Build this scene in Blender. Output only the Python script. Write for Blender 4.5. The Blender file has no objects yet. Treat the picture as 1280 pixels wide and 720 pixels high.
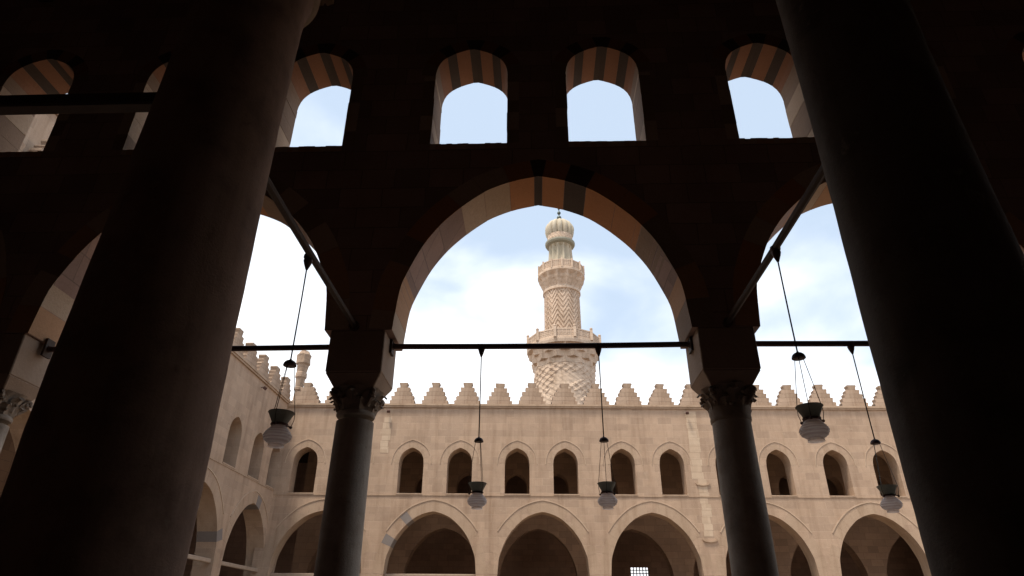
import bpy, bmesh, math, random
from mathutils import Vector, Matrix, noise
from mathutils.geometry import tessellate_polygon
random.seed(7)
S = bpy.context.scene
COL = S.collection
R = math.radians
PI = math.pi

# ------------------------------------------------------------------ camera
cd = bpy.data.cameras.new('camera'); cam = bpy.data.objects.new('camera', cd); COL.objects.link(cam)
cd.sensor_width = 36; cd.lens = 808/1280*36; cd.clip_end = 5000; cd.clip_start = .05
th, yaw, roll = R(27.7), R(2.1), R(.35)
fw = Vector((-math.sin(yaw)*math.cos(th), math.cos(yaw)*math.cos(th), math.sin(th)))
r0 = Vector((math.cos(yaw), math.sin(yaw), 0)); u0 = r0.cross(fw)
r2 = r0*math.cos(roll)+u0*math.sin(roll); u2 = r2.cross(fw)
cam.matrix_world = Matrix.Translation((0, 0, 1.6)) @ Matrix((r2, u2, -fw)).transposed().to_4x4()
S.camera = cam
S.view_settings.view_transform = 'Standard'; S.view_settings.look = 'None'
S.view_settings.exposure = .85; S.view_settings.gamma = 1

# ------------------------------------------------------------------ sky and hazy sun
SUN_EL, SUN_AZ = R(71), R(-140)         # azimuth clockwise from +Y
w = bpy.data.worlds.new('World'); S.world = w; w.use_nodes = True
nt = w.node_tree; nt.nodes.clear()
def N(t, ty, **kw):
    n = t.nodes.new(ty)
    for k, v in kw.items(): setattr(n, k, v)
    return n
sky = N(nt, 'ShaderNodeTexSky', sky_type='NISHITA', sun_disc=False)
sky.sun_elevation = SUN_EL; sky.sun_rotation = SUN_AZ; sky.dust_density = 2.0
bg = N(nt, 'ShaderNodeBackground'); bg.inputs[1].default_value = .12
wo = N(nt, 'ShaderNodeOutputWorld')
tc = N(nt, 'ShaderNodeTexCoord')
sep = N(nt, 'ShaderNodeSeparateXYZ'); nt.links.new(tc.outputs['Generated'], sep.inputs[0])
mp = N(nt, 'ShaderNodeMapping'); mp.inputs['Scale'].default_value = (1, 1, 1.7); mp.inputs['Location'].default_value = (.35, .1, .22)
nt.links.new(tc.outputs['Generated'], mp.inputs[0])
nz = N(nt, 'ShaderNodeTexNoise'); nz.inputs['Scale'].default_value = 4.2; nz.inputs['Detail'].default_value = 7; nz.inputs['Roughness'].default_value = .45
nz.inputs['Distortion'].default_value = .25
nt.links.new(mp.outputs[0], nz.inputs['Vector'])
# cloud cover grows towards the horizon and to the left
def M(op, a, b=None, c=None, t=nt):
    n = N(t, 'ShaderNodeMath', operation=op)
    for i, v in enumerate((a, b, c)):
        if v is None: continue
        if isinstance(v, (int, float)): n.inputs[i].default_value = v
        else: t.links.new(v, n.inputs[i])
    return n.outputs[0]
bias = M('MULTIPLY_ADD', sep.outputs[2], -2.0, 1.02)
bias = M('MULTIPLY_ADD', sep.outputs[0], -.45, bias)
mask = M('ADD', M('MULTIPLY_ADD', nz.outputs['Fac'], 1.35, -.68), bias)
rm = N(nt, 'ShaderNodeMapRange', interpolation_type='SMOOTHSTEP')
rm.inputs['From Min'].default_value = -.12; rm.inputs['From Max'].default_value = .50
nt.links.new(mask, rm.inputs['Value'])
mx0 = N(nt, 'ShaderNodeMix', data_type='RGBA'); mx0.inputs[0].default_value = .68     # thin high veil over the blue
nt.links.new(sky.outputs[0], mx0.inputs[6]); mx0.inputs[7].default_value = (3.75, 4.4, 5.1, 1)
mx = N(nt, 'ShaderNodeMix', data_type='RGBA')
nt.links.new(rm.outputs[0], mx.inputs[0]); nt.links.new(mx0.outputs[2], mx.inputs[6]); mx.inputs[7].default_value = (7.3, 7.4, 7.6, 1)
nt.links.new(mx.outputs[2], bg.inputs[0]); nt.links.new(bg.outputs[0], wo.inputs[0])
sd = bpy.data.lights.new('sun', 'SUN'); sd.energy = 2.9; sd.angle = R(12); sd.color = (1, .90, .77)
so = bpy.data.objects.new('sun', sd); COL.objects.link(so)
dirv = Vector((math.sin(SUN_AZ)*math.cos(SUN_EL), math.cos(SUN_AZ)*math.cos(SUN_EL), math.sin(SUN_EL)))
so.rotation_euler = dirv.to_track_quat('Z', 'Y').to_euler()

# ------------------------------------------------------------------ materials
def base_mat(name, rough=.9):
    m = bpy.data.materials.new(name); m.use_nodes = True
    t = m.node_tree; b = t.nodes['Principled BSDF']; b.inputs['Roughness'].default_value = rough
    b.inputs['Specular IOR Level'].default_value = .25
    return m, t, b
def mixc(t, f, a, b, blend='MIX'):
    n = N(t, 'ShaderNodeMix', data_type='RGBA', blend_type=blend)
    for s, v in ((0, f), (6, a), (7, b)):
        if isinstance(v, (int, float)): n.inputs[s].default_value = v
        elif isinstance(v, tuple): n.inputs[s].default_value = v if len(v) == 4 else (*v, 1)
        else: t.links.new(v, n.inputs[s])
    return n.outputs[2]
def noise_n(t, vec, scale, detail=5, rough=.55):
    n = N(t, 'ShaderNodeTexNoise'); n.inputs['Scale'].default_value = scale; n.inputs['Detail'].default_value = detail
    n.inputs['Roughness'].default_value = rough; t.links.new(vec, n.inputs['Vector']); return n.outputs['Fac']
def ramp(t, v, a, b):
    n = N(t, 'ShaderNodeMapRange'); n.inputs['From Min'].default_value = a; n.inputs['From Max'].default_value = b
    t.links.new(v, n.inputs['Value']); return n.outputs[0]
def stone(name, c1, c2, mortar, bw=.75, bh=.36, msize=.008, stain=(.5, .42, .35), bump=.25, courses=None, plain=False, fine=26, blotch=.45, streak=0):
    m, t, b = base_mat(name)
    tc = N(t, 'ShaderNodeTexCoord'); v = tc.outputs['Object']
    sp = N(t, 'ShaderNodeSeparateXYZ'); t.links.new(v, sp.inputs[0])
    cb = N(t, 'ShaderNodeCombineXYZ')
    # wobble the joints slightly so that courses are not ruler straight
    wob = M('MULTIPLY_ADD', noise_n(t, v, 2.3, 3), .05, -.025, t)
    t.links.new(M('ADD', M('ADD', sp.outputs[0], sp.outputs[1], t=t), wob, t=t), cb.inputs[0])
    t.links.new(M('ADD', sp.outputs[2], M('MULTIPLY', wob, .6, t=t), t=t), cb.inputs[1])
    n1 = noise_n(t, v, blotch, 6, .6); n2 = noise_n(t, v, fine, 6, .65); n3 = noise_n(t, v, 3.1, 5, .6)
    if plain:
        col = mixc(t, n3, c1, c2); fac = None
    else:
        br = N(t, 'ShaderNodeTexBrick'); br.offset = .46; br.squash = .8; br.squash_frequency = 3
        br.inputs['Color1'].default_value = (*c1, 1); br.inputs['Color2'].default_value = (*c2, 1); br.inputs['Mortar'].default_value = (*mortar, 1)
        br.inputs['Scale'].default_value = 1; br.inputs['Brick Width'].default_value = bw; br.inputs['Row Height'].default_value = bh
        br.inputs['Mortar Size'].default_value = msize; br.inputs['Mortar Smooth'].default_value = .4; br.inputs['Bias'].default_value = -.1
        t.links.new(cb.outputs[0], br.inputs['Vector'])
        col = br.outputs['Color']; fac = br.outputs['Fac']
        if courses:      # striped courses of another stone
            f = M('PINGPONG', M('ADD', sp.outputs[2], wob, t=t), bh, t=t)
            row = M('MODULO', M('FLOOR', M('DIVIDE', cb.inputs[1].links[0].from_socket, bh, t=t), t=t), 2, t=t)
            col = mixc(t, M('MULTIPLY', row, M('SUBTRACT', 1, fac, t=t), t=t), col, courses)
    col = mixc(t, ramp(t, n1, .45, .78), col, tuple(stain), 'MULTIPLY') if stain else col
    col = mixc(t, .55, col, mixc(t, n3, (.72, .7, .68), (1.22, 1.2, 1.18)), 'MULTIPLY')
    col = mixc(t, .6, col, mixc(t, n2, (.7, .68, .66), (1.25, 1.25, 1.25)), 'MULTIPLY')
    if streak:
        mpn = N(t, 'ShaderNodeMapping'); mpn.inputs['Scale'].default_value = (2.2, 2.2, .22); t.links.new(v, mpn.inputs[0])
        st = ramp(t, noise_n(t, mpn.outputs[0], 1.0, 8, .65), .48, .72)
        col = mixc(t, M('MULTIPLY', st, streak, t=t), col, (.62, .56, .50), 'MULTIPLY')
        sp2 = ramp(t, noise_n(t, v, 6.5, 8, .7), .60, .70)
        col = mixc(t, M('MULTIPLY', sp2, streak*.9, t=t), col, (.66, .60, .55), 'MULTIPLY')
        sp3 = ramp(t, noise_n(t, v, 1.3, 8, .7), .62, .72)
        col = mixc(t, M('MULTIPLY', sp3, streak*.5, t=t), col, (.62, .50, .38))
    t.links.new(col, b.inputs['Base Color'])
    h = M('MULTIPLY_ADD', n3, .5, M('MULTIPLY', n2, .5, t=t), t)
    if fac is not None: h = M('SUBTRACT', h, M('MULTIPLY', fac, .7, t=t), t=t)
    bp = N(t, 'ShaderNodeBump'); bp.inputs['Strength'].default_value = bump; bp.inputs['Distance'].default_value = .03
    t.links.new(h, bp.inputs['Height']); t.links.new(bp.outputs[0], b.inputs['Normal'])
    return m
def simple(name, c, rough=.6, metal=0, var=.25, sc=12, bump=.1):
    m, t, b = base_mat(name, rough); b.inputs['Metallic'].default_value = metal
    tc = N(t, 'ShaderNodeTexCoord'); n = noise_n(t, tc.outputs['Object'], sc, 6, .6)
    col = mixc(t, n, tuple(x*(1-var) for x in c), tuple(min(1, x*(1+var)) for x in c)); t.links.new(col, b.inputs['Base Color'])
    bp = N(t, 'ShaderNodeBump'); bp.inputs['Strength'].default_value = bump; bp.inputs['Distance'].default_value = .01
    t.links.new(n, bp.inputs['Height']); t.links.new(bp.outputs[0], b.inputs['Normal'])
    return m
MT = {}
MT['facade'] = stone('facade_limestone', (.455, .33, .237), (.375, .272, .197), (.50, .38, .28), .82, .40, .007, (.84, .82, .8), bump=.5, streak=.65)
MT['facade_trim'] = stone('facade_trim_limestone', (.455, .335, .24), (.39, .287, .205), (.4, .3, .22), plain=True, stain=(.85, .83, .8), bump=.5, streak=.7)
MT['merlon'] = stone('merlon_limestone', (.44, .325, .24), (.35, .26, .19), (.3, .22, .16), .9, .27, .012, (.7, .67, .63), bump=.5, streak=.8, blotch=.8)
MT['pale'] = stone('hood_rim_light_stone', (.54, .41, .30), (.44, .33, .24), (.4, .3, .22), plain=True, stain=(.7, .68, .65), blotch=1.3)  # hood moulds: bright rim light put into a paler stone colour
MT['repair'] = stone('pale_repair_stone', (.55, .43, .315), (.46, .345, .245), (.46, .35, .26), .6, .40, .01, None)
MT['inner'] = stone('gallery_stone', (.40, .265, .18), (.30, .20, .14), (.25, .17, .12), .8, .4, .01, (.75, .72, .7))
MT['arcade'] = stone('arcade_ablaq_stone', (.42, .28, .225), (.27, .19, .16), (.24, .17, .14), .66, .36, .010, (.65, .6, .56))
MT['gloom'] = stone('gallery_back_wall_stone', (.44, .28, .20), (.34, .22, .16), (.28, .18, .13), .8, .4, .01, (.75, .72, .7))
MT['v_tan'] = stone('tan_voussoir', (.55, .32, .185), (.44, .26, .15), (.2, .2, .2), plain=True, stain=(.8, .76, .7), bump=.5)
MT['v_red'] = stone('red_voussoir', (.56, .27, .13), (.44, .21, .105), (.2, .2, .2), plain=True, stain=(.8, .76, .7), bump=.5)
MT['w_red'] = stone('dull_red_voussoir', (.35, .18, .11), (.26, .135, .085), (.2, .2, .2), plain=True, stain=(.8, .76, .7), bump=.5)
MT['v_dark'] = stone('dark_voussoir', (.10, .075, .062), (.07, .055, .047), (.2, .2, .2), plain=True, stain=(.8, .8, .8), bump=.5)
MT['v_grey'] = stone('grey_voussoir', (.34, .235, .165), (.25, .175, .125), (.2, .2, .2), plain=True, stain=(.8, .8, .8), bump=.5)
MT['v_cream'] = stone('cream_voussoir', (.56, .42, .305), (.46, .34, .245), (.2, .2, .2), plain=True, stain=(.8, .76, .7), bump=.7)
MT['v_blue'] = stone('blue_grey_voussoir', (.25, .215, .195), (.2, .175, .16), (.2, .2, .2), plain=True, stain=(.85, .85, .85), bump=.4)
MT['column'] = stone('worn_marble', (.50, .43, .355), (.36, .305, .25), (.2, .2, .2), plain=True, stain=(.55, .5, .46), bump=.4, fine=40, blotch=2.2, streak=.8)
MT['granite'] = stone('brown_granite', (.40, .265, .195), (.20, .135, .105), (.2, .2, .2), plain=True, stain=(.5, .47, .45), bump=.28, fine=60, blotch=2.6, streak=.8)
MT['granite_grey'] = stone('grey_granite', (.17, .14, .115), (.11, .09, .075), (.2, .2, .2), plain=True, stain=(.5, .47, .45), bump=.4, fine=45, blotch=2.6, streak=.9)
MT['capital'] = stone('carved_capital_marble', (.38, .30, .23), (.27, .21, .16), (.2, .2, .2), plain=True, stain=(.6, .55, .5), bump=.6)
MT['impost'] = stone('impost_stone', (.44, .32, .235), (.34, .25, .185), (.2, .2, .2), plain=True, stain=(.7, .65, .6), bump=.4)
MT['minaret'] = stone('minaret_limestone', (.62, .49, .38), (.54, .42, .32), (.48, .38, .29), .7, .38, .01, (.8, .77, .73), bump=.5, streak=.8)
MT['glaze'] = stone('pale_green_glazed_tile', (.56, .48, .37), (.40, .37, .29), (.2, .2, .2), plain=True, stain=(.8, .82, .8), bump=.2)
MT['glaze_dark'] = simple('dark_green_glaze', (.27, .26, .20), .6, 0, .3)
MT['wood'] = simple('dark_wood', (.07, .045, .032), .7, 0, .3, 9, .3)
MT['palewood'] = simple('weathered_wood', (.36, .27, .20), .8, 0, .25, 6, .3)
MT['iron'] = simple('rusty_iron', (.10, .055, .045), .65, .3, .4, 30, .2)
MT['brass'] = simple('dark_brass', (.10, .075, .05), .5, .6, .3, 40)
MT['patina'] = simple('green_glass_collar', (.34, .31, .25), .7, .1, .3, 40, .3)
MT['bronze'] = simple('bronze_finial', (.10, .12, .11), .5, .7, .3, 5)
MT['rope'] = simple('lamp_cord', (.045, .036, .03), .9)
MT['floor'] = simple('red_brown_carpet', (.16, .10, .08), .95, 0, .3, 4)
MT['plaster'] = simple('dim_plaster', (.26, .20, .17), .95, 0, .25, 2)
MT['paving'] = stone('courtyard_paving', (.39, .30, .215), (.335, .26, .19), (.27, .21, .16), .6, .6, .01, (.85, .83, .8))
m, t, b = base_mat('ribbed_frosted_glass', .35)
tc = N(t, 'ShaderNodeTexCoord'); wv = N(t, 'ShaderNodeTexWave', bands_direction='Z'); wv.inputs['Scale'].default_value = 11; wv.inputs['Distortion'].default_value = .8
t.links.new(tc.outputs['Object'], wv.inputs[0])
gc = mixc(t, wv.outputs['Fac'], (.74, .64, .60), (.95, .88, .84)); t.links.new(gc, b.inputs['Base Color'])
b.inputs['Specular IOR Level'].default_value = .5
def glassy(t, b, col, trl, trp):
    tl = N(t, 'ShaderNodeBsdfTranslucent'); tp = N(t, 'ShaderNodeBsdfTransparent')
    if isinstance(col, tuple): tl.inputs[0].default_value = col
    else: t.links.new(col, tl.inputs[0])
    a = N(t, 'ShaderNodeMixShader'); a.inputs[0].default_value = trl; c = N(t, 'ShaderNodeMixShader'); c.inputs[0].default_value = trp
    t.links.new(b.outputs[0], a.inputs[1]); t.links.new(tl.outputs[0], a.inputs[2])
    t.links.new(a.outputs[0], c.inputs[1]); t.links.new(tp.outputs[0], c.inputs[2]); t.links.new(c.outputs[0], t.nodes['Material Output'].inputs[0])
glassy(t, b, gc, .6, .42)
pm = MT['patina'].node_tree; glassy(pm, pm.nodes['Principled BSDF'], (.40, .36, .28, 1), .4, .04)
MT['glass'] = m

# ------------------------------------------------------------------ helpers
def obj(name, bm, mats, parent=None, smooth=None, label=None):
    me = bpy.data.meshes.new(name)
    bm.normal_update(); bm.to_mesh(me); bm.free()
    if not isinstance(mats, (list, tuple)): mats = [mats]
    for x in mats: me.materials.append(x if not isinstance(x, str) else MT[x])
    if smooth is not None:
        for p in me.polygons: p.use_smooth = True
        me.set_sharp_from_angle(angle=R(smooth))
    o = bpy.data.objects.new(name, me); COL.objects.link(o)
    if parent: o.parent = parent
    if label: o['label'] = label
    return o
def tag(o, label=None, cat=None, group=None, kind=None):
    if label: o['label'] = label
    if cat: o['category'] = cat
    if group: o['group'] = group
    if kind: o['kind'] = kind
    return o
def empty(name, loc=(0, 0, 0), rz=0, **kw):
    o = bpy.data.objects.new(name, None); COL.objects.link(o); o.location = loc; o.rotation_euler = (0, 0, rz)
    o.empty_display_size = .2
    return tag(o, **kw)
def copy_tree(o, parent=None):
    c = o.copy(); COL.objects.link(c)
    if parent: c.parent = parent
    for ch in [x for x in list(bpy.data.objects) if x.parent == o]: copy_tree(ch, c)
    return c
def box(bm, a, b, mi=0, taper=None):
    x0, y0, z0 = a; x1, y1, z1 = b
    vs = [bm.verts.new(p) for p in ((x0,y0,z0),(x1,y0,z0),(x1,y1,z0),(x0,y1,z0),(x0,y0,z1),(x1,y0,z1),(x1,y1,z1),(x0,y1,z1))]
    for f in ((3,2,1,0),(4,5,6,7),(0,1,5,4),(1,2,6,5),(2,3,7,6),(3,0,4,7)):
        fc = bm.faces.new([vs[i] for i in f]); fc.material_index = mi
    return vs
def lathe(bm, prof, n=32, c=(0, 0), rad=None, cap=True, mi=0, ph=0):
    """prof: list of (r, z); rad(r, z, angle) -> radius"""
    rings = []
    for r, z in prof:
        ring = []
        for i in range(n):
            a = 2*PI*i/n+ph; q = rad(r, z, a) if rad else r
            ring.append(bm.verts.new((c[0]+q*math.cos(a), c[1]+q*math.sin(a), z)))
        rings.append(ring)
    for j in range(len(rings)-1):
        for i in range(n):
            f = bm.faces.new((rings[j][i], rings[j][(i+1) % n], rings[j+1][(i+1) % n], rings[j+1][i])); f.material_index = mi
    if cap:
        bm.faces.new(rings[0][::-1]).material_index = mi; bm.faces.new(rings[-1]).material_index = mi
def tube(bm, pts, r, n=8, closed_caps=True):
    pts = [Vector(p) for p in pts]; rings = []
    for i, p in enumerate(pts):
        d = (pts[min(i+1, len(pts)-1)]-pts[max(i-1, 0)]).normalized()
        s = d.cross(Vector((0, 0, 1)) if abs(d.z) < .9 else Vector((1, 0, 0))).normalized(); q = s.cross(d)
        rr = r[i] if isinstance(r, (list, tuple)) else r
        rings.append([bm.verts.new(p+(s*math.cos(2*PI*k/n)+q*math.sin(2*PI*k/n))*rr) for k in range(n)])
    for j in range(len(rings)-1):
        for k in range(n): bm.faces.new((rings[j][k], rings[j][(k+1) % n], rings[j+1][(k+1) % n], rings[j+1][k]))
    bm.faces.new(rings[0][::-1]); bm.faces.new(rings[-1])
    bmesh.ops.recalc_face_normals(bm, faces=bm.faces)
ARCH = [(1,0),(.99,.1),(.97,.25),(.926,.36),(.83,.53),(.715,.665),(.59,.77),(.48,.845),(.37,.905),(.19,.965),(0,1)]
WIN = [(1,0),(.965,.26),(.87,.50),(.71,.69),(.50,.83),(.26,.935),(.0,1.02)]
def crv(P, k=4):
    """Catmull-Rom through the half profile"""
    out = []
    for i in range(len(P)-1):
        p0 = P[max(i-1, 0)]; p1 = P[i]; p2 = P[i+1]; p3 = P[i+2] if i+2 < len(P) else (2*P[i+1][0]-P[i][0], 2*P[i+1][1]-P[i][1])
        for j in range(k):
            t = j/k
            out.append(tuple(.5*((2*p1[q])+(-p0[q]+p2[q])*t+(2*p0[q]-5*p1[q]+4*p2[q]-p3[q])*t*t+(-p0[q]+3*p1[q]-3*p2[q]+p3[q])*t**3) for q in (0, 1)))
    out.append(P[-1]); return out
def arch_pts(P, cx, hw, zs, rise, off=0, k=4):
    """curve from right springing over the apex to the left springing; off = outward offset"""
    h = crv(P, k); pts = [(cx+x*hw, zs+y*rise) for x, y in h] + [(cx-x*hw, zs+y*rise) for x, y in h[-2::-1]]
    if off:
        res = []
        for i, p in enumerate(pts):
            a = pts[max(i-1, 0)]; b = pts[min(i+1, len(pts)-1)]
            d = Vector((b[0]-a[0], b[1]-a[1])).normalized(); res.append((p[0]+d.y*off, p[1]-d.x*off))
        pts = res
    return pts
def plate(bm, outer, holes, y0, y1, mi=0):
    loops = [outer]+holes
    tri = tessellate_polygon([[Vector((p[0], p[1], 0)) for p in l] for l in loops])
    flat = [p for l in loops for p in l]
    A = [bm.verts.new((p[0], y0, p[1])) for p in flat]; B = [bm.verts.new((p[0], y1, p[1])) for p in flat]
    for t3 in tri:
        try:
            bm.faces.new([A[i] for i in t3]).material_index = mi; bm.faces.new([B[i] for i in reversed(t3)]).material_index = mi
        except ValueError: pass
    s = 0
    for l in loops:
        n = len(l)
        for i in range(n):
            j = (i+1) % n; bm.faces.new((A[s+i], A[s+j], B[s+j], B[s+i])).material_index = mi
        s += n
    bmesh.ops.recalc_face_normals(bm, faces=bm.faces)
def strip(bm, inner, outer, y0, y1, mi=0, closed=False):
    """a band between two equal-length polylines in xz, from y0 to y1"""
    n = len(inner)
    V = [[bm.verts.new((p[0], y, p[1])) for p in l] for l, y in ((inner, y0), (outer, y0), (outer, y1), (inner, y1))]
    rng = range(n if closed else n-1)
    for i in rng:
        j = (i+1) % n
        for a in range(4):
            b = (a+1) % 4; bm.faces.new((V[a][i], V[a][j], V[b][j], V[b][i])).material_index = mi
    if not closed:
        bm.faces.new([V[a][0] for a in range(4)]).material_index = mi; bm.faces.new([V[a][-1] for a in range(4)]).material_index = mi
    bmesh.ops.recalc_face_normals(bm, faces=bm.faces)
def voussoirs(P, cx, hw, zs, rise, depth, y0, y1, cuts, mats_idx, inset=.004, gap=.004, skew=0):
    """one mesh of wedge blocks round an arch; cuts = normalised arc positions 0..1 from right springing to left"""
    bm = bmesh.new()
    pi = arch_pts(P, cx, hw, zs, rise, -inset, 8); po = arch_pts(P, cx, hw, zs, rise, depth, 8)
    L = [0]
    for i in range(1, len(pi)): L.append(L[-1]+math.dist(pi[i], pi[i-1]))
    T = L[-1]
    def at(pl, s):
        s = max(0, min(T, s))
        for i in range(1, len(L)):
            if s <= L[i]:
                f = (s-L[i-1])/(L[i]-L[i-1]); return (pl[i-1][0]*(1-f)+pl[i][0]*f, pl[i-1][1]*(1-f)+pl[i][1]*f)
        return pl[-1]
    for k in range(len(cuts)-1):
        a = cuts[k]*T+gap; b = cuts[k+1]*T-gap; n = max(2, int((b-a)/.12)+1)
        ss = [a+(b-a)*i/n for i in range(n+1)]; j = random.uniform(-.002, .002)
        I = [at(pi, s) for s in ss]; O = [at(po, s) for s in ss]
        strip(bm, [(p[0], p[1]-j) for p in I], O, y0-.004-abs(j), y1+.004+abs(j), mats_idx[k])
    return bm
def jit_cuts(n, jit=.25, sym=True):
    c = [0]+[(i+random.uniform(-jit, jit))/n for i in range(1, n)]+[1]; return c

# ------------------------------------------------------------------ the setting: ground, floor, ceiling
bm = bmesh.new(); box(bm, (-400, -200, -.5), (400, 700, 0)); tag(obj('ground', bm, 'paving'), kind='structure')
bm = bmesh.new(); box(bm, (-17, -10, 0.004), (18, 9.4, .12)); tag(obj('prayer_hall_floor', bm, 'floor'), kind='structure')
bm = bmesh.new()
box(bm, (-17, -10, 12.3), (18, 8.0, 12.6))
for i in range(24): box(bm, (-16.5+i*1.45, -10, 12.0), (-16.25+i*1.45, 7.99, 12.3))
tag(obj('ceiling', bm, 'wood'), kind='structure')
for nm, a, b_ in (('wall_left', (-17.4, -10, 0), (-17, 8, 12.6)), ('wall_right', (18, -10, 0), (18.4, 8, 12.6)), ('wall_back', (-17.4, -10.4, 0), (18.4, -10, 12.6))):
    bm = bmesh.new(); box(bm, a, b_); tag(obj(nm, bm, 'plaster'), kind='structure')

# ------------------------------------------------------------------ near arcade wall
Y0, Y1 = 8.0, 8.77
AZ = 5.18
bays = [(-14.9, 2.05), (-9.9, 2.05), (-4.93, 2.08), (.10, 2.03), (5.08, 2.05), (10.05, 2.05), (15.1, 2.05)]
wins = [-10.9, -8.54, -6.0, -3.64, -1.0, 1.2, 3.87, 6.02, 8.75, 11.1, 13.7]
def wpoly(cx, hw, z0, zs, rise, P=WIN, k=4):
    return arch_pts(P, cx, hw, zs, rise, 0, k)+[(cx-hw, z0), (cx+hw, z0)]
arc = empty('arcade_wall', (0, Y0, 0), label='dark stone arcade wall framing the view, small arched windows above its pointed arches', cat='arcade')
out = [(-17, 13.6), (18, 13.6)]
bot = []
for cx, hw in bays[::-1]:
    zs = AZ-.02
    bot += [(min(cx+hw, 18), AZ)]
    bot += [(min(x, 17.99), z) for x, z in arch_pts(ARCH, cx, hw, zs, 7.74-zs) if z > AZ+.01]
    bot += [(max(cx-hw, -16.99), AZ)]
outer = [(-17, 13.6), (-17, AZ)]+bot[::-1]+[(18, AZ), (18, 13.6)]
# drop duplicates
cl = []
for p in outer:
    if not cl or math.dist(p, cl[-1]) > 1e-3: cl.append(p)
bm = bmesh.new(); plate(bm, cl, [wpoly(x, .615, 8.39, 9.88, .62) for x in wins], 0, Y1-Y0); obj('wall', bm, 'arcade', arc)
VM = ['v_red', 'v_dark', 'v_tan', 'v_grey', 'v_cream', 'impost']
for bi, (cx, hw) in enumerate(bays):
    if not -11 < cx < 11: continue
    zs = AZ
    if bi == 3:
        # right springing -> apex -> left springing, as read from the photograph
        seq = [(.06, 3), (.07, 2), (.05, 3), (.07, 3), (.075, 0), (.075, 0), (.05, 1), (.05, 0), (.018, 1)]
        left = [(.055, 0), (.06, 4), (.06, 4), (.055, 0), (.06, 0), (.06, 3), (.05, 2), (.05, 2), (.04, 4)]
        a = sum(s for s, _ in seq[:-1])+.009; sc = .5/a
        cuts = [0]; ids = []
        for s, k in seq[:-1]: cuts.append(cuts[-1]+s*(.491/(a-.009))); ids.append(k)
        cuts.append(.509); ids.append(1)
        tl = sum(s for s, _ in left)
        for s, k in left: cuts.append(cuts[-1]+s*.491/tl); ids.append(k)
    else:
        n = 17; cuts = jit_cuts(n, .15); ids = [random.choice([0, 2, 2, 3, 4]) for _ in range(n)]
        ids[8] = 1; ids[4] = 3
        if bi == 2: ids[-1] = 2; ids[-2] = 4; ids[-3] = 3; ids[-4] = 2; ids[-5] = 4; ids[0] = 4
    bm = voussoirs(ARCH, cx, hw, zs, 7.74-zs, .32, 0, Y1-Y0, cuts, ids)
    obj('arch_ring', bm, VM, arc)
for wi, x in enumerate(wins):
    # striped arch stones, rough jambs and a sill lining every window
    bm = voussoirs(WIN, x, .615, 9.88, .62, .24, 0, Y1-Y0, [0, .1, .215, .31, .43, .53, .655, .75, .88, 1], [2, 0, 1, 0, 1, 0, 1, 0, 2][::(1 if wi % 2 else -1)], gap=.002)
    wo_ = obj('window_arch', bm, ['w_red']+VM[1:2]+['v_grey']+VM[3:], arc)
    bm = bmesh.new()
    for s in (-1, 1):
        z = 8.40
        while z < 9.86:
            z2 = min(9.876, z+random.uniform(.26, .42)); g = random.uniform(.003, .012)
            a = (x+s*(.615-g), -.005, z+.003); b_ = (x+s*.8, Y1-Y0+.005, z2-.003)
            box(bm, (min(a[0], b_[0]), a[1], a[2]), (max(a[0], b_[0]), b_[1], b_[2]), random.choice([4, 4, 3, 3]))
            z = z2
    obj('jamb', bm, VM, wo_)
    bm = bmesh.new(); n = 14
    for i in range(n):
        a = x-.613+1.226*i/n; box(bm, (a, -.006, 8.30), (a+1.226/n-.001, Y1-Y0+.006, 8.395+random.uniform(0, .014)), random.choice([2, 4]))
    obj('sill', bm, VM, wo_)

# ------------------------------------------------------------------ arcade columns
def leaf(bm, c, ang, z0, h, w, r, curl, mi=0):
    """an acanthus leaf: bowed strip with toothed edges whose tip rolls outward"""
    rows = 9; V = []
    for i in range(rows):
        t = i/(rows-1)
        rr = r + curl*(t**3)*1.0 + .012*math.sin(t*PI)
        zz = z0+h*min(t, .86)/.86 if t < .86 else z0+h*(1-(t-.86)*1.6)
        ww = w*(.85+.3*math.sin(t*PI))*(1 if t < .8 else .55) * (1 if i % 2 else .78)
        row = []
        for j in (-1, -.5, 0, .5, 1):
            a = ang+j*ww/2/max(rr, .01); q = rr-.018*abs(j)+(.012 if j == 0 else 0)
            row.append(bm.verts.new((c[0]+q*math.cos(a), c[1]+q*math.sin(a), zz)))
        V.append(row)
    for i in range(rows-1):
        for j in range(4): bm.faces.new((V[i][j], V[i][j+1], V[i+1][j+1], V[i+1][j]))
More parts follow.
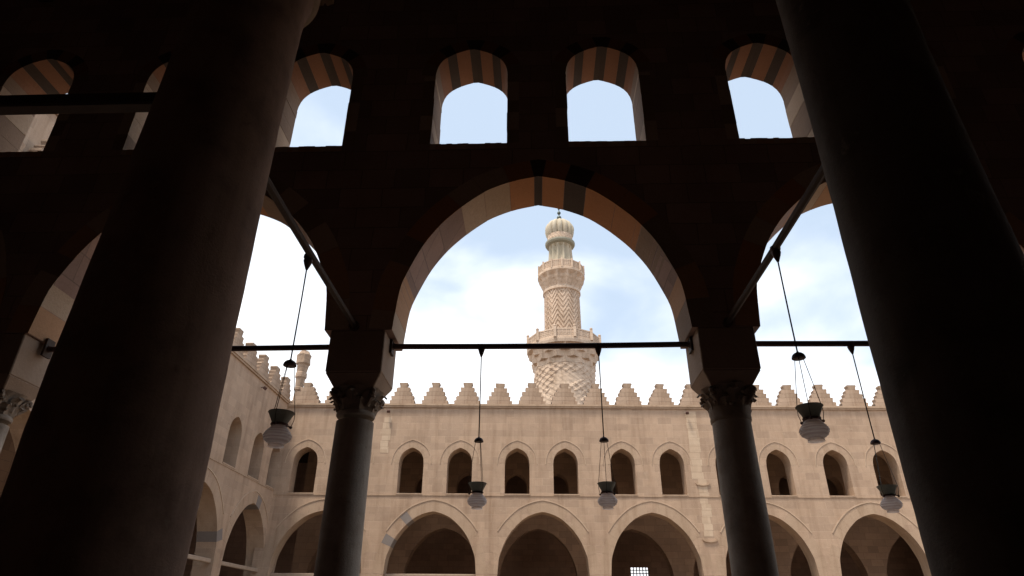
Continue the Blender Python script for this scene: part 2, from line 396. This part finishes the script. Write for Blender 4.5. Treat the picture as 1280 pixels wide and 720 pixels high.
def make_column(kind):
    root = empty('arcade_column', (0, 0, 0))
    bm = bmesh.new()
    prof = [(.285, .12+.25)]+[(.275-.028*((z-.4)/3.6)**1.3 if z > .4 else .275, z) for z in [.4+.12*i for i in range(31)]]
    rr = lambda r, z, a: r+.006*noise.noise(Vector((math.cos(a)*1.5, math.sin(a)*1.5, z*1.1+kind*9)))
    lathe(bm, prof, 40, rad=rr)
    obj('shaft', bm, 'column', root, 40)
    bm = bmesh.new(); box(bm, (-.42, -.42, .12), (.42, .42, .22)); lathe(bm, [(.40, .221), (.42, .26), (.38, .30), (.33, .31), (.36, .35), (.31, .369)], 32)
    obj('base', bm, 'column', root, 30)
    bm = bmesh.new()
    if kind: lathe(bm, [(.245, 3.97), (.258, 3.985), (.262, 4.03), (.256, 4.05), (.268, 4.10), (.266, 4.16), (.25, 4.19)], 36, rad=lambda r, z, a: r+.006*noise.noise(Vector((math.cos(a)*4, math.sin(a)*4, z*5))))
    else: lathe(bm, [(.245, 4.06), (.255, 4.075), (.257, 4.1), (.245, 4.125)], 36)
    obj('necking', bm, 'column' if not kind else 'capital', root, 40)
    bm = bmesh.new()
    lathe(bm, [(.235, 4.13), (.24, 4.2), (.26, 4.3), (.30, 4.38), (.34, 4.42)], 32, rad=lambda r, z, a: r+.015*math.sin(a*8)*(1 if z > 4.15 else 0))
    for i in range(8): leaf(bm, (0, 0), i*PI/4+PI/8, 4.12, .15, .17, .255, .10)
    for i in range(8): leaf(bm, (0, 0), i*PI/4, 4.17, .2, .19, .27, .13)
    for i in range(4):     # corner volutes
        a = i*PI/2+PI/4
        pts = []
        for k in range(16):
            t = k/15; ph = -PI/2+t*2.4*PI; q = .06*(1-.6*t); cxy = .355
            pts.append((math.cos(a)*(cxy-q*math.cos(ph)*1), math.sin(a)*(cxy-q*math.cos(ph)), 4.34+q*math.sin(ph)))
        tube(bm, [(math.cos(a)*.27, math.sin(a)*.27, 4.2)]+pts, [.03]*17, 6)
    # small drilled flowers and broken knobs
    for i in range(16):
        a = random.uniform(0, 2*PI); z = random.uniform(4.14, 4.38); q = .28+(z-4.14)*.42
        m4 = Matrix.Translation((math.cos(a)*q, math.sin(a)*q, z)); bmesh.ops.create_icosphere(bm, subdivisions=1, radius=random.uniform(.018, .035), matrix=m4)
    obj('capital', bm, 'capital', root, 30)
    bm = bmesh.new()
    # impost: chamfered foot, then a tall plain block
    h = .375
    for z0, z1, a, b_ in ((4.405, 4.58, .27, h),):
        vs = []
        for z, q in ((z0, a), (z1, b_)):
            vs.append([bm.verts.new(p) for p in ((-q, -min(q, h)*1.02, z), (q, -min(q, h)*1.02, z), (q, q*1.02, z), (-q, q*1.02, z))])
        for i in range(4): bm.faces.new((vs[0][i], vs[0][(i+1) % 4], vs[1][(i+1) % 4], vs[1][i]))
        bm.faces.new(vs[0][::-1]); bm.faces.new(vs[1])
    box(bm, (-h, -.385, 4.582), (h, .385, AZ-.003))
    bmesh.ops.recalc_face_normals(bm, faces=bm.faces)
    bmesh.ops.bevel(bm, geom=[e for e in bm.edges], offset=.012, segments=1, affect='EDGES')
    obj('impost', bm, 'impost', root)
    return root
cols = [(-2.39, 0, 'pale marble arcade column left of the view of the minaret, its carved capital ragged against the sky'),
        (2.57, 1, 'grey marble arcade column right of the minaret, with a broad carved ring under its capital'),
        (-7.42, 0, 'arcade column at the far left edge, only its impost and capital showing beside the big dark column'),
        (7.56, 1, 'arcade column hidden behind the big dark column on the right')]
protoc = {}
for x, k, lab in cols[:3]:
    if k not in protoc: o = protoc[k] = make_column(k)
    else: o = copy_tree(protoc[k])
    o.location = (x, 8.385, 0); tag(o, label=lab, cat='column', group='columns carrying the near arcade')
# plain supports outside the picture
for x in (7.56, -12.4, 12.6):
    o = copy_tree(protoc[x > 0]); o.location = (x, 8.385, 0)
    tag(o, label={7.56: cols[3][2], -12.4: 'arcade column far beyond the left edge of the picture', 12.6: 'arcade column far beyond the right edge of the picture'}[x], cat='column', group='columns carrying the near arcade')

# ------------------------------------------------------------------ big granite columns close to the camera
def make_big(mat, top, side):
    root = empty('granite_column', (0, 0, 0))
    bm = bmesh.new(); ns = 50; prof = []
    for i in range(ns+1):
        z = .5+i*(top-.5)/ns
        r = .475 if z < 2.6 else .475-.045*min(1, (z-2.6)/2.6)**.9
        if z > top-.4: r += .045*((z-top+.4)/.4)**2
        prof.append((r, z))
    lean = Matrix(((1, 0, -side*.0115, side*.0115*2.6), (0, 1, 0, 0), (0, 0, 1, 0), (0, 0, 0, 1)))
    lathe(bm, prof, 72, rad=lambda r, z, a: r+.008*noise.noise(Vector((math.cos(a)*1.2, math.sin(a)*1.2, z*.8)))+.004*noise.noise(Vector((math.cos(a)*5, math.sin(a)*5, z*5))))
    bmesh.ops.transform(bm, matrix=lean, verts=[v for v in bm.verts if v.co.z > 2.6])
    obj('shaft', bm, mat, root, 40)
    bm = bmesh.new(); box(bm, (-.68, -.68, .12), (.68, .68, .28)); lathe(bm, [(.65, .281), (.68, .34), (.6, .4), (.55, .42), (.58, .47), (.5, .499)], 48)
    obj('base', bm, mat, root, 30)
    bm = bmesh.new()
    lathe(bm, [(.48, 6.051), (.52, 6.07), (.52, 6.13), (.47, 6.17), (.5, 6.4), (.58, 6.65), (.66, 6.8)], 48)
    for i in range(8): leaf(bm, (0, 0), i*PI/4, 6.15, .35, .36, .5, .17)
    for i in range(8): leaf(bm, (0, 0), i*PI/4+PI/8, 6.3, .45, .36, .53, .2)
    box(bm, (-.66, -.66, 6.81), (.66, .66, 6.95))
    bmesh.ops.translate(bm, verts=bm.verts, vec=(-side*.0115*(top-2.6), 0, top-6.05))
    obj('capital', bm, 'capital', root, 30)
    bm = bmesh.new(); box(bm, (-.6, -.6, top+.905), (.6, .6, 11.99)); obj('pier', bm, 'plaster', root)
    return root
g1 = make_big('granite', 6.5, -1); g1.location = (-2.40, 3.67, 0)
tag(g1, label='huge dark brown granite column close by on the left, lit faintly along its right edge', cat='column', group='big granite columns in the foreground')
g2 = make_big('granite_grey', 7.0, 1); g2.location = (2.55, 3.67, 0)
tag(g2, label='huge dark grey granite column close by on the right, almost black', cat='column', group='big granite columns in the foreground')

# ------------------------------------------------------------------ tie rods and beam
ENDX = {'L': (-6.99, -2.765), 'C': (-2.015, 2.195), 'R': (2.945, 7.185)}
def rod_x(x0, x1, z, lab, y=8.40):
    root = empty('tie_rod', ((x0+x1)/2, y, z), label=lab, cat='tie rod', group='iron tie rods between the arcade columns')
    cx = (x0+x1)/2; bm = bmesh.new(); n = 24
    tube(bm, [(x0-cx+(x1-x0)*i/n, 0, -.012*math.sin(PI*i/n)) for i in range(n+1)], .040, 10); obj('rod', bm, 'iron', root, 40)
    for s, x in ((1, x0), (-1, x1)):
        bm = bmesh.new(); box(bm, (min(x-cx, x-cx+s*.035), -.08, -.12), (max(x-cx, x-cx+s*.035), .08, .14))
        bmesh.ops.rotate(bm, verts=bm.verts, cent=(x-cx, 0, 0), matrix=Matrix.Rotation(R(-7*0), 3, 'Y')); obj('anchor_plate', bm, 'wood', root)
        bm = bmesh.new(); tube(bm, [(x-cx+s*.03, 0, 0), (x-cx+s*.06, 0, 0)], [.055, .043], 8); obj('collar', bm, 'iron', root)
    return root
rod_x(*ENDX['C'], 5.10, 'dark iron tie rod across the central arch, in front of the minaret')
rod_x(*ENDX['L'], 5.10, 'dark iron tie rod across the left arch, over the stepped parapet of the side wing')
rod_x(*ENDX['R'], 5.10, 'dark iron tie rod across the right arch, behind the higher hanging lamp')
def rod_y(x, lab):
    root = empty('brace_rod', (x, 6, 5.23), label=lab, cat='tie rod', group='rods running from the big columns to the arcade')
    bm = bmesh.new(); tube(bm, [(0, -1.95, 0), (0, -1, -.008), (0, 0, -.012), (0, 1, -.008), (0, 1.97, 0)], .041, 8); obj('rod', bm, 'wood', root, 40)
    bm = bmesh.new(); tube(bm, [(0, 1.93, 0), (0, 1.998, 0)], .065, 8); obj('collar', bm, 'iron', root)
rod_y(-2.44, 'slanting dark rod on the left, from the big brown column down to the arcade wall')
rod_y(2.60, 'slanting dark rod on the right, from the big grey column down to the arcade wall')
bm = bmesh.new(); box(bm, (-16.99, -.06, 5.13-5.2), (-2.80, .06, 5.25-5.2)); bmesh.ops.bevel(bm, geom=bm.edges[:], offset=.015, segments=1, affect='EDGES')
o = obj('tie_beam', bm, 'wood'); o.location = (0, 3.67, 5.2); tag(o, label='thick dark wooden tie beam crossing the upper left windows, ending at the big brown column', cat='beam')

# ------------------------------------------------------------------ hanging lamps
def make_lamp(L, s, lab, hook_z, x, y, turn=0, drop=.50):
    """L = drop from the rod to the cap; s = size"""
    root = empty('hanging_lamp', (x, y, hook_z), turn, label=lab, cat='lamp', group='glass oil lamps hanging under the arches')
    bm = bmesh.new(); lathe(bm, [(.052*s, .02), (.058*s, 0), (.045*s, -.05*s), (.015*s, -.13*s), (.006, -.14*s)], 14); lathe(bm, [(.052, .03), (.056, .05), (.052, .07)], 12)
    obj('hook', bm, 'iron', root, 40)
    bm = bmesh.new(); tube(bm, [(0, 0, -.13*s), (0.002, 0, -L*.4), (0.001, 0.001, -L*.7), (0, 0, -L)], .008, 5); obj('cord', bm, 'rope', root)
    bm = bmesh.new()
    lathe(bm, [(.070*s, -L-.072*s), (.078*s, -L-.066*s), (.074*s, -L-.045*s), (.062*s, -L-.022*s), (.042*s, -L-.006*s), (.02*s, -L), (.008*s, -L+.02)], 18); obj('smoke_cap', bm, 'iron', root, 40)
    zt = -L-drop       # collar rim
    bm = bmesh.new()
    pr = [(.078*s, zt-.125*s), (.085*s, zt-.115*s), (.10*s, zt-.08*s), (.128*s, zt-.025*s), (.140*s, zt), (.146*s, zt+.004*s), (.142*s, zt+.012*s), (.134*s, zt+.006*s), (.12*s, zt-.03*s), (.09*s, zt-.085*s), (.07*s, zt-.115*s)]
    lathe(bm, pr, 36, rad=lambda r, z, a: r+(.003*s*math.sin(a*18) if z < zt else 0)); c = obj('metal_collar', bm, 'patina', root, 50)
    bm = bmesh.new(); lathe(bm, [(.078*s, zt-.146*s), (.096*s, zt-.14*s), (.098*s, zt-.125*s), (.08*s, zt-.118*s)], 24)
    for i in range(3):
        a = i*2*PI/3+.3; bmesh.ops.create_icosphere(bm, subdivisions=2, radius=.017*s, matrix=Matrix.Translation((.128*s*math.cos(a), .128*s*math.sin(a), zt-.15*s)))
        tube(bm, [(.09*s*math.cos(a), .09*s*math.sin(a), zt-.135*s), (.128*s*math.cos(a), .128*s*math.sin(a), zt-.15*s)], .009*s, 6)
    obj('clamp_ring', bm, 'iron', c, 40)
    for i in range(3):
        a = i*2*PI/3+.3; ca, sa = math.cos(a), math.sin(a)
        bm = bmesh.new(); tube(bm, [(.05*s*ca, .05*s*sa, -L-.05*s), (.148*s*ca, .148*s*sa, zt+.01*s), (.150*s*ca, .150*s*sa, zt-.06*s), (.128*s*ca, .128*s*sa, zt-.14*s)], .0036*s+.0006, 5)
        obj('chain', bm, 'brass', root)
    bm = bmesh.new(); b0 = zt-.147*s
    pr = [(.078, 0), (.09, -.02), (.125, -.06), (.15, -.10), (.153, -.125), (.135, -.165), (.10, -.19), (.075, -.20), (.085, -.215), (.088, -.232)]
    pr = crv(pr, 5); prof = [((r+.004*math.sin(z*260))*s, b0+z*s) for r, z in pr]; inn = [((r-.007)*s, b0+z*s) for r, z in pr[:-1]]+[((.07)*s, b0-.205*s)]
    lathe(bm, prof, 40, cap=False, rad=lambda r, z, a: r*(1+.012*math.sin(a*20)))
    lathe(bm, inn[:-1][::-1], 40, cap=False, rad=lambda r, z, a: r*(1+.012*math.sin(a*20)))
    bm.faces.new([v for v in bm.verts[40*9:40*10]][::-1]) if False else None
    obj('glass_bowl', bm, 'glass', root, 60)
    return root
def lampz(hook, cap, s): return hook-cap
make_lamp(5.16-3.99, .86, 'large glass lamp hanging from the left slanting rod, before the side wing', 5.16, -2.47, 6.08, .2, .55)
make_lamp(5.16-4.01, .86, 'large glass lamp on the right, hanging from the right slanting rod against the parapet', 5.16, 2.60, 6.03, 1.9, .55)
make_lamp(5.04-3.80, .80, 'small glass lamp under the central arch, the left one, hanging left of the minaret', 5.04, -.73, 8.4, .9, .59)
make_lamp(5.04-3.80, .80, 'small glass lamp under the central arch, the right one, hanging below the minaret balcony', 5.04, .90, 8.4, .1, .59)
make_lamp(5.04-3.76, .80, 'small glass lamp hanging from the right arch rod, low beside the big grey column', 5.04, 4.36, 8.4, 1.3, .59)
make_lamp(5.04-3.74, .80, 'lamp behind the big brown column, only the edge of its white glass showing', 5.04, -4.40, 8.4, .5, .59)

# ------------------------------------------------------------------ courtyard facades
def merlon_mesh(mat):
    bm = bmesh.new(); lv = [(.80, .27), (.69, .27), (.56, .27), (.42, .27), (.24, .30)]; z = 0; pts_r = []; pts_l = []
    for i, (hwid, h) in enumerate(lv):
        lip = .035 if i < 4 else .07
        h2 = h
        for P in (pts_r, pts_l):
            j = random.uniform(-.035, .025); q = hwid+lip-.03+j; c = random.choice([.01, .02, .06, .1]) if random.random() < .5 else .01
            P += [(hwid-.03+j, z), (hwid-.03+j+lip*.4, z+h*.5), (q, z+h*.72), (q, z+h-c), (q-c*.9, z+h)]
        z += h
    pts = pts_r+[(-x, zz) for x, zz in pts_l[::-1]]
    plate(bm, pts, [], -.2, .2); me = bpy.data.meshes.new('merlon'); bm.to_mesh(me); bm.free(); me.materials.append(MT[mat]); return me
def merlons(root, us, z, mat='merlon', y=.24):
    MS = [merlon_mesh(mat) for _ in range(7)]
    for k, u in enumerate(us):
        me = MS[(k*3) % 7]
        o = bpy.data.objects.new('merlon', me); COL.objects.link(o); o.parent = root
        o.location = (u+random.uniform(-.03, .03), y+random.uniform(-.02, .02), z); o.rotation_euler = (0, R(random.uniform(-1.5, 1.5)), R(random.uniform(-3, 3)))
        o.scale = (random.uniform(.97, 1.03), 1, random.uniform(.975, 1.025))
FT = .95
def facade(root, u0, u1, arches, winc, zc, hood=True, inner_off=7.0, blue=(), jambw=.72, zsill=8.30, e0=None, e1=None, whood=True):
    e0 = u0 if e0 is None else e0; e1 = u1 if e1 is None else e1
    AH, AP, AS = 2.5, 7.36, 4.1
    def wall_outline(u0, u1, arches):
        bot = []
        for a in arches:
            if a-AH < u0+.2 or a+AH > u1-.2: continue
            bot += [(a-AH, 0)]+arch_pts(ARCH, a, AH, AS, AP-AS, 0, 3)[::-1]+[(a+AH, 0)]
        return [(u0, zc)]+[(u0, 0)]+bot+[(u1, 0), (u1, zc)]
    holes = [wpoly(x, jambw, zsill, 10.0, .92, k=3) for x in winc]
    bm = bmesh.new(); plate(bm, wall_outline(u0, u1, arches), holes, 0, FT); obj('wall', bm, 'facade', root)
    # inner arcade and back wall, seen through the openings
    bm = bmesh.new(); plate(bm, wall_outline(u0, u1, arches), holes, inner_off, inner_off+.9); obj('inner_arcade_wall', bm, 'inner', root)
    bm = bmesh.new()
    box(bm, (e0, FT, zc-.35), (e1, inner_off*2+.5, zc-.05)); obj('roof', bm, 'wood', root)
    bm = bmesh.new(); box(bm, (u0-.01, -.14, zc-.12), (u1, FT, zc)); box(bm, (u0-.01, -.09, zc-.22), (u1, -.002, zc-.122)); obj('cornice', bm, 'facade_trim', root)
    bm = bmesh.new(); box(bm, (u0, -.03, zsill-.11), (u1, -.001, zsill-.05)); obj('string_course', bm, 'facade_trim', root)
    for a in arches:
        if a-AH < u0+.2 or a+AH > u1-.2: continue
        n = 19; cuts = jit_cuts(n, .12); ids = [random.choice([0, 0, 1]) for _ in range(n)]
        if a in blue:
            for q in blue[a]: ids[q] = 2
        bm = voussoirs(ARCH, a, AH, AS, AP-AS, .55, 0, FT, cuts, ids, gap=.005); ar = obj('arch', bm, ['facade_trim', 'facade', 'v_blue'], root)
        if hood:
            bm = bmesh.new(); i_ = arch_pts(ARCH, a, AH, AS, AP-AS, .60, 3); o_ = arch_pts(ARCH, a, AH, AS, AP-AS, .655, 3)
            keep = [i for i, p in enumerate(i_) if p[1] > 6.25]
            strip(bm, [i_[i] for i in keep], [o_[i] for i in keep], -.03, -.001); obj('hood_mould', bm, 'pale', ar)
    for x in winc:
        bm = voussoirs(WIN, x, jambw, 10.0, .92, .30, 0, FT, jit_cuts(9, .1), [random.choice([0, 1]) for _ in range(9)], gap=.003)
        wn = obj('window', bm, ['facade_trim', 'facade'], root)
        if whood:
            bm = bmesh.new(); i_ = arch_pts(WIN, x, jambw, 9.95, .97, .42, 3); o_ = arch_pts(WIN, x, jambw, 9.95, .97, .46, 3)
            strip(bm, i_, o_, -.025, -.001); obj('hood_mould', bm, 'pale', wn)
        bm = bmesh.new(); box(bm, (x-jambw-.02, -.05, zsill-.045), (x+jambw+.02, .1, zsill+.02)); obj('sill', bm, 'facade_trim', wn)

far = empty('courtyard_facade', (0, 38, 0), R(2.0), label='sandy stone courtyard facade across the view, two rows of arches under a stepped parapet', cat='building')
fa = [-11.95, -5.75, .4, 6.55, 12.75, 18.95, 25.1]
fw_ = [-13.35, -10.55, -7.18, -4.36, -1.03, 1.78, 5.1, 7.95, 11.2, 14.15, 17.45, 20.35, 23.6, 26.5]
facade(far, -15.4, 28, fa, fw_, 13.55, blue={-5.75: (12, 15)}, e0=-31, e1=46)
merlons(far, [-13.9+1.965*i for i in range(21)], 13.55)
# back wall with a barred light opening
gx0, gx1, gz0, gz1 = 7.55, 8.95, 4.1, 5.65
bm = bmesh.new()
plate(bm, [(-31, 0), (46, 0), (46, 13.2), (-31, 13.2)], [[(gx0, gz0), (gx1, gz0), (gx1, gz1), (gx0, gz1)]], 14.5, 15.1); obj('back_wall', bm, 'gloom', far)
bm = bmesh.new(); box(bm, (46, -2, 0), (46.5, 15, 13.2)); box(bm, (28.01, .05, 0), (46, .9, 13.4)); obj('end_wall', bm, 'inner', far)
bm = bmesh.new()
for i in range(7): box(bm, (gx0+(gx1-gx0)*i/6-.035, 14.55, gz0), (gx0+(gx1-gx0)*i/6+.035, 14.61, gz1))
for i in range(8): box(bm, (gx0-.03, 14.56, gz0+(gz1-gz0)*i/7-.03), (gx1+.03, 14.60, gz0+(gz1-gz0)*i/7+.03))
obj('window_grille', bm, 'wood', far)
# pale repaired strips where old downpipes were
for u, z0, z1, ww in ((9.35, 9.2, 13.1, .55), (9.55, 6.1, 9.0, .45), (-8.85, 10.6, 12.7, .4)):
    bm = bmesh.new(); z = z0
    while z < z1-.1:
        h = random.uniform(.3, .42); a = random.uniform(-.06, .06); box(bm, (u-ww/2+a, -.006-random.uniform(0, .004), z), (u+ww/2+a*.5+random.uniform(0, .12), .02, z+h-.012)); z += h
    obj('repaired_stone', bm, 'repair', far)
for u in (9.6,):
    for z in (9.02, 6.0):
        bm = bmesh.new(); pts = arch_pts(WIN, u, .34, 0, .3, 0, 2); strip(bm, [(p[0], z-p[1]*.5) for p in pts], [(p[0]*1.0+(p[0]-u)*.22, z-p[1]*.5-.06) for p in pts], -.07, -.001); obj('spout_moulding', bm, 'facade_trim', far)

side = empty('side_wing', (-14.9, 0, 0), R(90), label='stone side wing at left seen at a steep angle, with arches and stepped parapet', cat='building')
facade(side, 8.9, 38.05, [11.6, 17.5, 23.4, 29.35, 35.2], [12.2, 14.9, 17.9, 20.9, 23.9, 28.3, 31.4, 34.4, 36.95], 13.7, blue={29.35: (2,), 35.2: (8,)}, zsill=8.5, whood=False)
merlons(side, [37.2-1.8*i for i in range(16)], 13.7, y=.3)
bm = bmesh.new(); box(bm, (8.9, 14.5, 0), (53, 15, 13.3)); obj('back_wall', bm, 'gloom', side)
bm = bmesh.new(); box(bm, (9.4, 1.0, 13.72), (19.5, 6, 16.7)); box(bm, (9.3, .92, 16.71), (19.6, 6.1, 16.95)); obj('added_roof_block', bm, 'facade', side)  # plain block added on the roof so the far-left window shows stone
# timber tie beams across the courtyard arches
def beam(nm, a, b_, lab, r=.09):
    p = (Vector(a)+Vector(b_))/2; bm = bmesh.new(); d = (Vector(b_)-Vector(a)); L = d.length
    box(bm, (-L/2, -r, -r), (L/2, r, r)); bmesh.ops.bevel(bm, geom=bm.edges[:], offset=.02, segments=1, affect='EDGES')
    o = obj(nm, bm, 'palewood'); o.location = p; o.rotation_euler = (0, 0, math.atan2(d.y, d.x)); tag(o, label=lab, cat='beam', group='pale timber ties across the courtyard arches')
beam('timber_tie', (-15.1, 26.86, 4.25), (-15.1, 31.84, 4.25), 'pale timber tie across the nearer arch of the side wing, beside the big brown column')
beam('timber_tie', (-15.1, 32.71, 4.25), (-15.1, 37.69, 4.25), 'pale timber tie across the corner arch of the side wing')
c2, s2 = math.cos(R(2)), math.sin(R(2))
FP = lambda u, y, z: (u*c2-y*s2, 38+u*s2+y*c2, z)
beam('timber_tie', FP(-8.24, .5, 4.06), FP(-3.26, .5, 4.06), 'pale timber tie low across the facade arch just right of the left marble column')
beam('timber_tie', FP(-14.44, .5, 4.06), FP(-9.46, .5, 4.06), 'pale timber tie low across the facade arch in the corner')

# corner pinnacle
bm = bmesh.new()
lathe(bm, [(.40, 0), (.36, .25), (.27, .3), (.25, .9), (.31, .95), (.31, 1.1), (.26, 1.15), (.28, 1.7), (.35, 1.8), (.34, 2.1), (.30, 2.15), (.36, 2.6), (.44, 2.7), (.43, 3.1), (.46, 3.3), (.38, 3.35), (.3, 3.55)], 8, ph=PI/8, rad=lambda r, z, a: r*(1+.10*noise.noise(Vector((math.cos(a)*3, math.sin(a)*3, z*3)))))
o = obj('corner_pinnacle', bm, 'merlon'); o.location = (-14.75, 38.4, 13.72); tag(o, label='flaring stone post standing on the corner where the two parapets meet', cat='pinnacle')

# floodlights
def flood(loc, rz, lab):
    root = empty('floodlight', loc, rz, label=lab, cat='floodlight', group='small floodlights under the parapets'); root.scale = (.6, .6, .6)
    bm = bmesh.new(); vs = box(bm, (-.15, -.52, -.14), (.15, -.26, .12)); bmesh.ops.bevel(bm, geom=bm.edges[:], offset=.03, segments=2, affect='EDGES'); bmesh.ops.rotate(bm, verts=bm.verts, cent=(0, -.35, 0), matrix=Matrix.Rotation(R(35), 3, 'X')); obj('lamp_housing', bm, 'iron', root)
    bm = bmesh.new(); tube(bm, [(0, 0, .05), (0, -.2, .08), (0, -.35, -.02)], .035, 6); obj('bracket', bm, 'iron', root)
flood(FP(-8.75, 0, 13.05), R(2), 'small dark floodlight on the facade just right of the left marble column')
flood(FP(9.15, 0, 13.05), R(2), 'small dark floodlight on the facade beside the capital of the right marble column')
flood((-14.9, 33.3, 13.1), R(90), 'small floodlight on the side wing under its parapet, above the large left lamp')

# ------------------------------------------------------------------ minaret
mn = empty('minaret', (2.78, 56, 0), 0, label='tall carved stone minaret with two balconies and a ribbed bulb top', cat='minaret')
def tri(x): x = x % 1; return 1-4*abs(x-.5)            # -1..1 triangle wave
def dense(z0, z1, dz, r0, r1=None): n = int((z1-z0)/dz); r1 = r0 if r1 is None else r1; return [(r0+(r1-r0)*i/n, z0+(z1-z0)*i/n) for i in range(n+1)]
bm = bmesh.new(); lathe(bm, [(3.2, 0), (3.2, 14), (3.0, 14.3)], 8, ph=PI/8); obj('base', bm, 'minaret', mn)
bm = bmesh.new()
def rel_low(r, z, a):      # diagonal interlace carving
    u = a*20/(2*PI); q = abs(((u+z*1.7) % 1)-.5); q2 = abs(((u-z*1.7) % 1)-.5)
    k = noise.noise(Vector((math.cos(a)*2.5, math.sin(a)*2.5, z*.9)))
    return r+(.05 if q < .2 else 0)*(.6+k)+(.045 if q2 < .2 and k > -.1 else 0)+.02*noise.noise(Vector((a*9, z*4, 1)))
lathe(bm, dense(14.3, 22.2, .06, 2.74), 360, cap=False, rad=rel_low); obj('lower_shaft', bm, 'minaret', mn)
bm = bmesh.new()
def muq(r, z, a, n, amp): return r+amp*abs(math.sin(a*n/2+ (PI/2 if int(z*1.6) % 2 else 0)))
pr = [(2.70, 22.1), (2.9, 22.3), (2.86, 22.75), (3.02, 22.8), (3.12, 23.3), (3.2, 23.35), (3.28, 23.85), (3.38, 23.95), (3.42, 24.2), (3.42, 24.36)]
lathe(bm, pr, 192, rad=lambda r, z, a: (r-.02 if z > 23.9 else r-.30*abs(math.sin(a*6+(0 if z < 22.78 else PI/2 if z < 23.32 else 0)))**.6)); obj('muqarnas', bm, 'minaret', mn)
def octo(r, n=12): return [(r*math.cos(2*PI*i/n+PI/12), r*math.sin(2*PI*i/n+PI/12)) for i in range(n)]
def parapet(r, z0, z1, n, post, ball, mat='minaret', thick=.12):
    P = [(r*math.cos(2*PI*(i+.5)/n), r*math.sin(2*PI*(i+.5)/n)) for i in range(n)]
    bm = bmesh.new(); PB = []
    for i in range(n):
        a = Vector(P[i]); b_ = Vector(P[(i+1) % n]); d = (b_-a).normalized(); nn = Vector((d.y, -d.x)); L = (b_-a).length
        M4 = Matrix(((d.x, nn.x, 0, a.x), (d.y, nn.y, 0, a.y), (0, 0, 1, 0), (0, 0, 0, 1)))
        def bx(bmh, p, q):
            vs = box(bmh, p, q); bmesh.ops.transform(bmh, matrix=M4, verts=vs)
        bx(bm, (0, -thick, z0), (L, 0, z0+.14)); bx(bm, (0, -thick, z1-.12), (L, 0, z1))
        bx(bm, (0, -thick*.7, z0+.14), (L, -thick*.3, z1-.12))
        for k in range(1, 5): bx(bm, (L*k/5-.03, -thick*.28, z0+.14), (L*k/5+.03, -.01, z1-.12))
        for k in range(1, 4): bx(bm, (.1, -thick*.29, z0+.14+(z1-z0-.26)*k/4-.02), (L-.1, -.02, z0+.14+(z1-z0-.26)*k/4+.02))
        pb = bmesh.new(); vs = box(pb, (a.x-post, a.y-post, z0), (a.x+post, a.y+post, z1+.1))
        if ball: bmesh.ops.create_icosphere(pb, subdivisions=2, radius=post*1.15, matrix=Matrix.Translation((a.x, a.y, z1+.1+post)))
        PB.append(pb)
    p = obj('balcony_parapet', bm, mat, mn)
    for pb in PB: obj('post', pb, mat, p)
parapet(3.42, 24.365, 25.25, 12, .12, True)
bm = bmesh.new()
def rel_zig(r, z, a): return r+.075*(1 if tri(z*1.9+.85*tri(a*10/(2*PI))) > 0 else 0)
lathe(bm, dense(24.37, 30.1, .055, 1.68, 1.64), 392, cap=False, rad=rel_zig); obj('zigzag_shaft', bm, 'minaret', mn)
bm = bmesh.new()
pr = [(1.68, 30.05), (1.82, 30.12), (1.82, 30.3), (1.80, 30.6), (1.95, 30.9), (2.05, 31.15), (2.15, 31.3), (2.22, 31.6), (2.25, 31.85), (2.3, 31.9), (2.3, 32.1)]
lathe(bm, pr, 192, rad=lambda r, z, a: (r if z > 31.8 or z < 30.4 else r-.30*abs(math.sin(a*7))**.9)); obj('muqarnas', bm, 'minaret', mn)
parapet(2.26, 32.105, 33.0, 14, .08, False)
bm = bmesh.new(); lathe(bm, [(1.35, 32.1), (1.35, 33.0)]+dense(33.0, 35.55, .2, 1.25, 1.08)+[(1.12, 35.6)], 192, cap=False, rad=lambda r, z, a: r-(.30*abs(math.cos(a*6))**1.2 if 33.05 < z < 35.4 else 0)*(1 if True else 0)+.07)
obj('ribbed_drum', bm, 'glaze', mn)
bm = bmesh.new(); lathe(bm, [(1.2, 35.55), (1.42, 35.65), (1.5, 35.8), (1.5, 35.95), (1.35, 36.05)], 64); obj('green_ring', bm, 'glaze_dark', mn)
bm = bmesh.new(); lathe(bm, dense(36.05, 36.75, .1, 1.22, 1.25), 160, cap=False, rad=lambda r, z, a: r+(.03 if (36.2 < z < 36.6 and math.sin(a*23+z*7) > 0) else 0)); obj('inscription_band', bm, 'minaret', mn)
bm = bmesh.new()
pr = [(1.27, 36.75), (1.40, 37.0), (1.50, 37.45), (1.46, 37.8), (1.30, 38.15), (1.0, 38.45), (.6, 38.68), (.22, 38.8), (.06, 38.95)]
lathe(bm, pr, 240, rad=lambda r, z, a: r*(1-.22*(1-abs(math.sin(a*7)))**1.5)+.02*noise.noise(Vector((a*12, z*5, 0)))); obj('ribbed_bulb', bm, 'glaze', mn, 60)
bm = bmesh.new()
tube(bm, [(0, 0, 38.8), (0, 0, 40.9)], .05, 8)
for z, r in ((39.15, .24), (39.75, .19), (40.3, .13)): bmesh.ops.create_uvsphere(bm, u_segments=16, v_segments=10, radius=r, matrix=Matrix.Translation((0, 0, z)))
obj('finial', bm, 'bronze', mn, 60)

S.render.engine = 'CYCLES'
S.cycles.max_bounces = 10; S.cycles.diffuse_bounces = 6
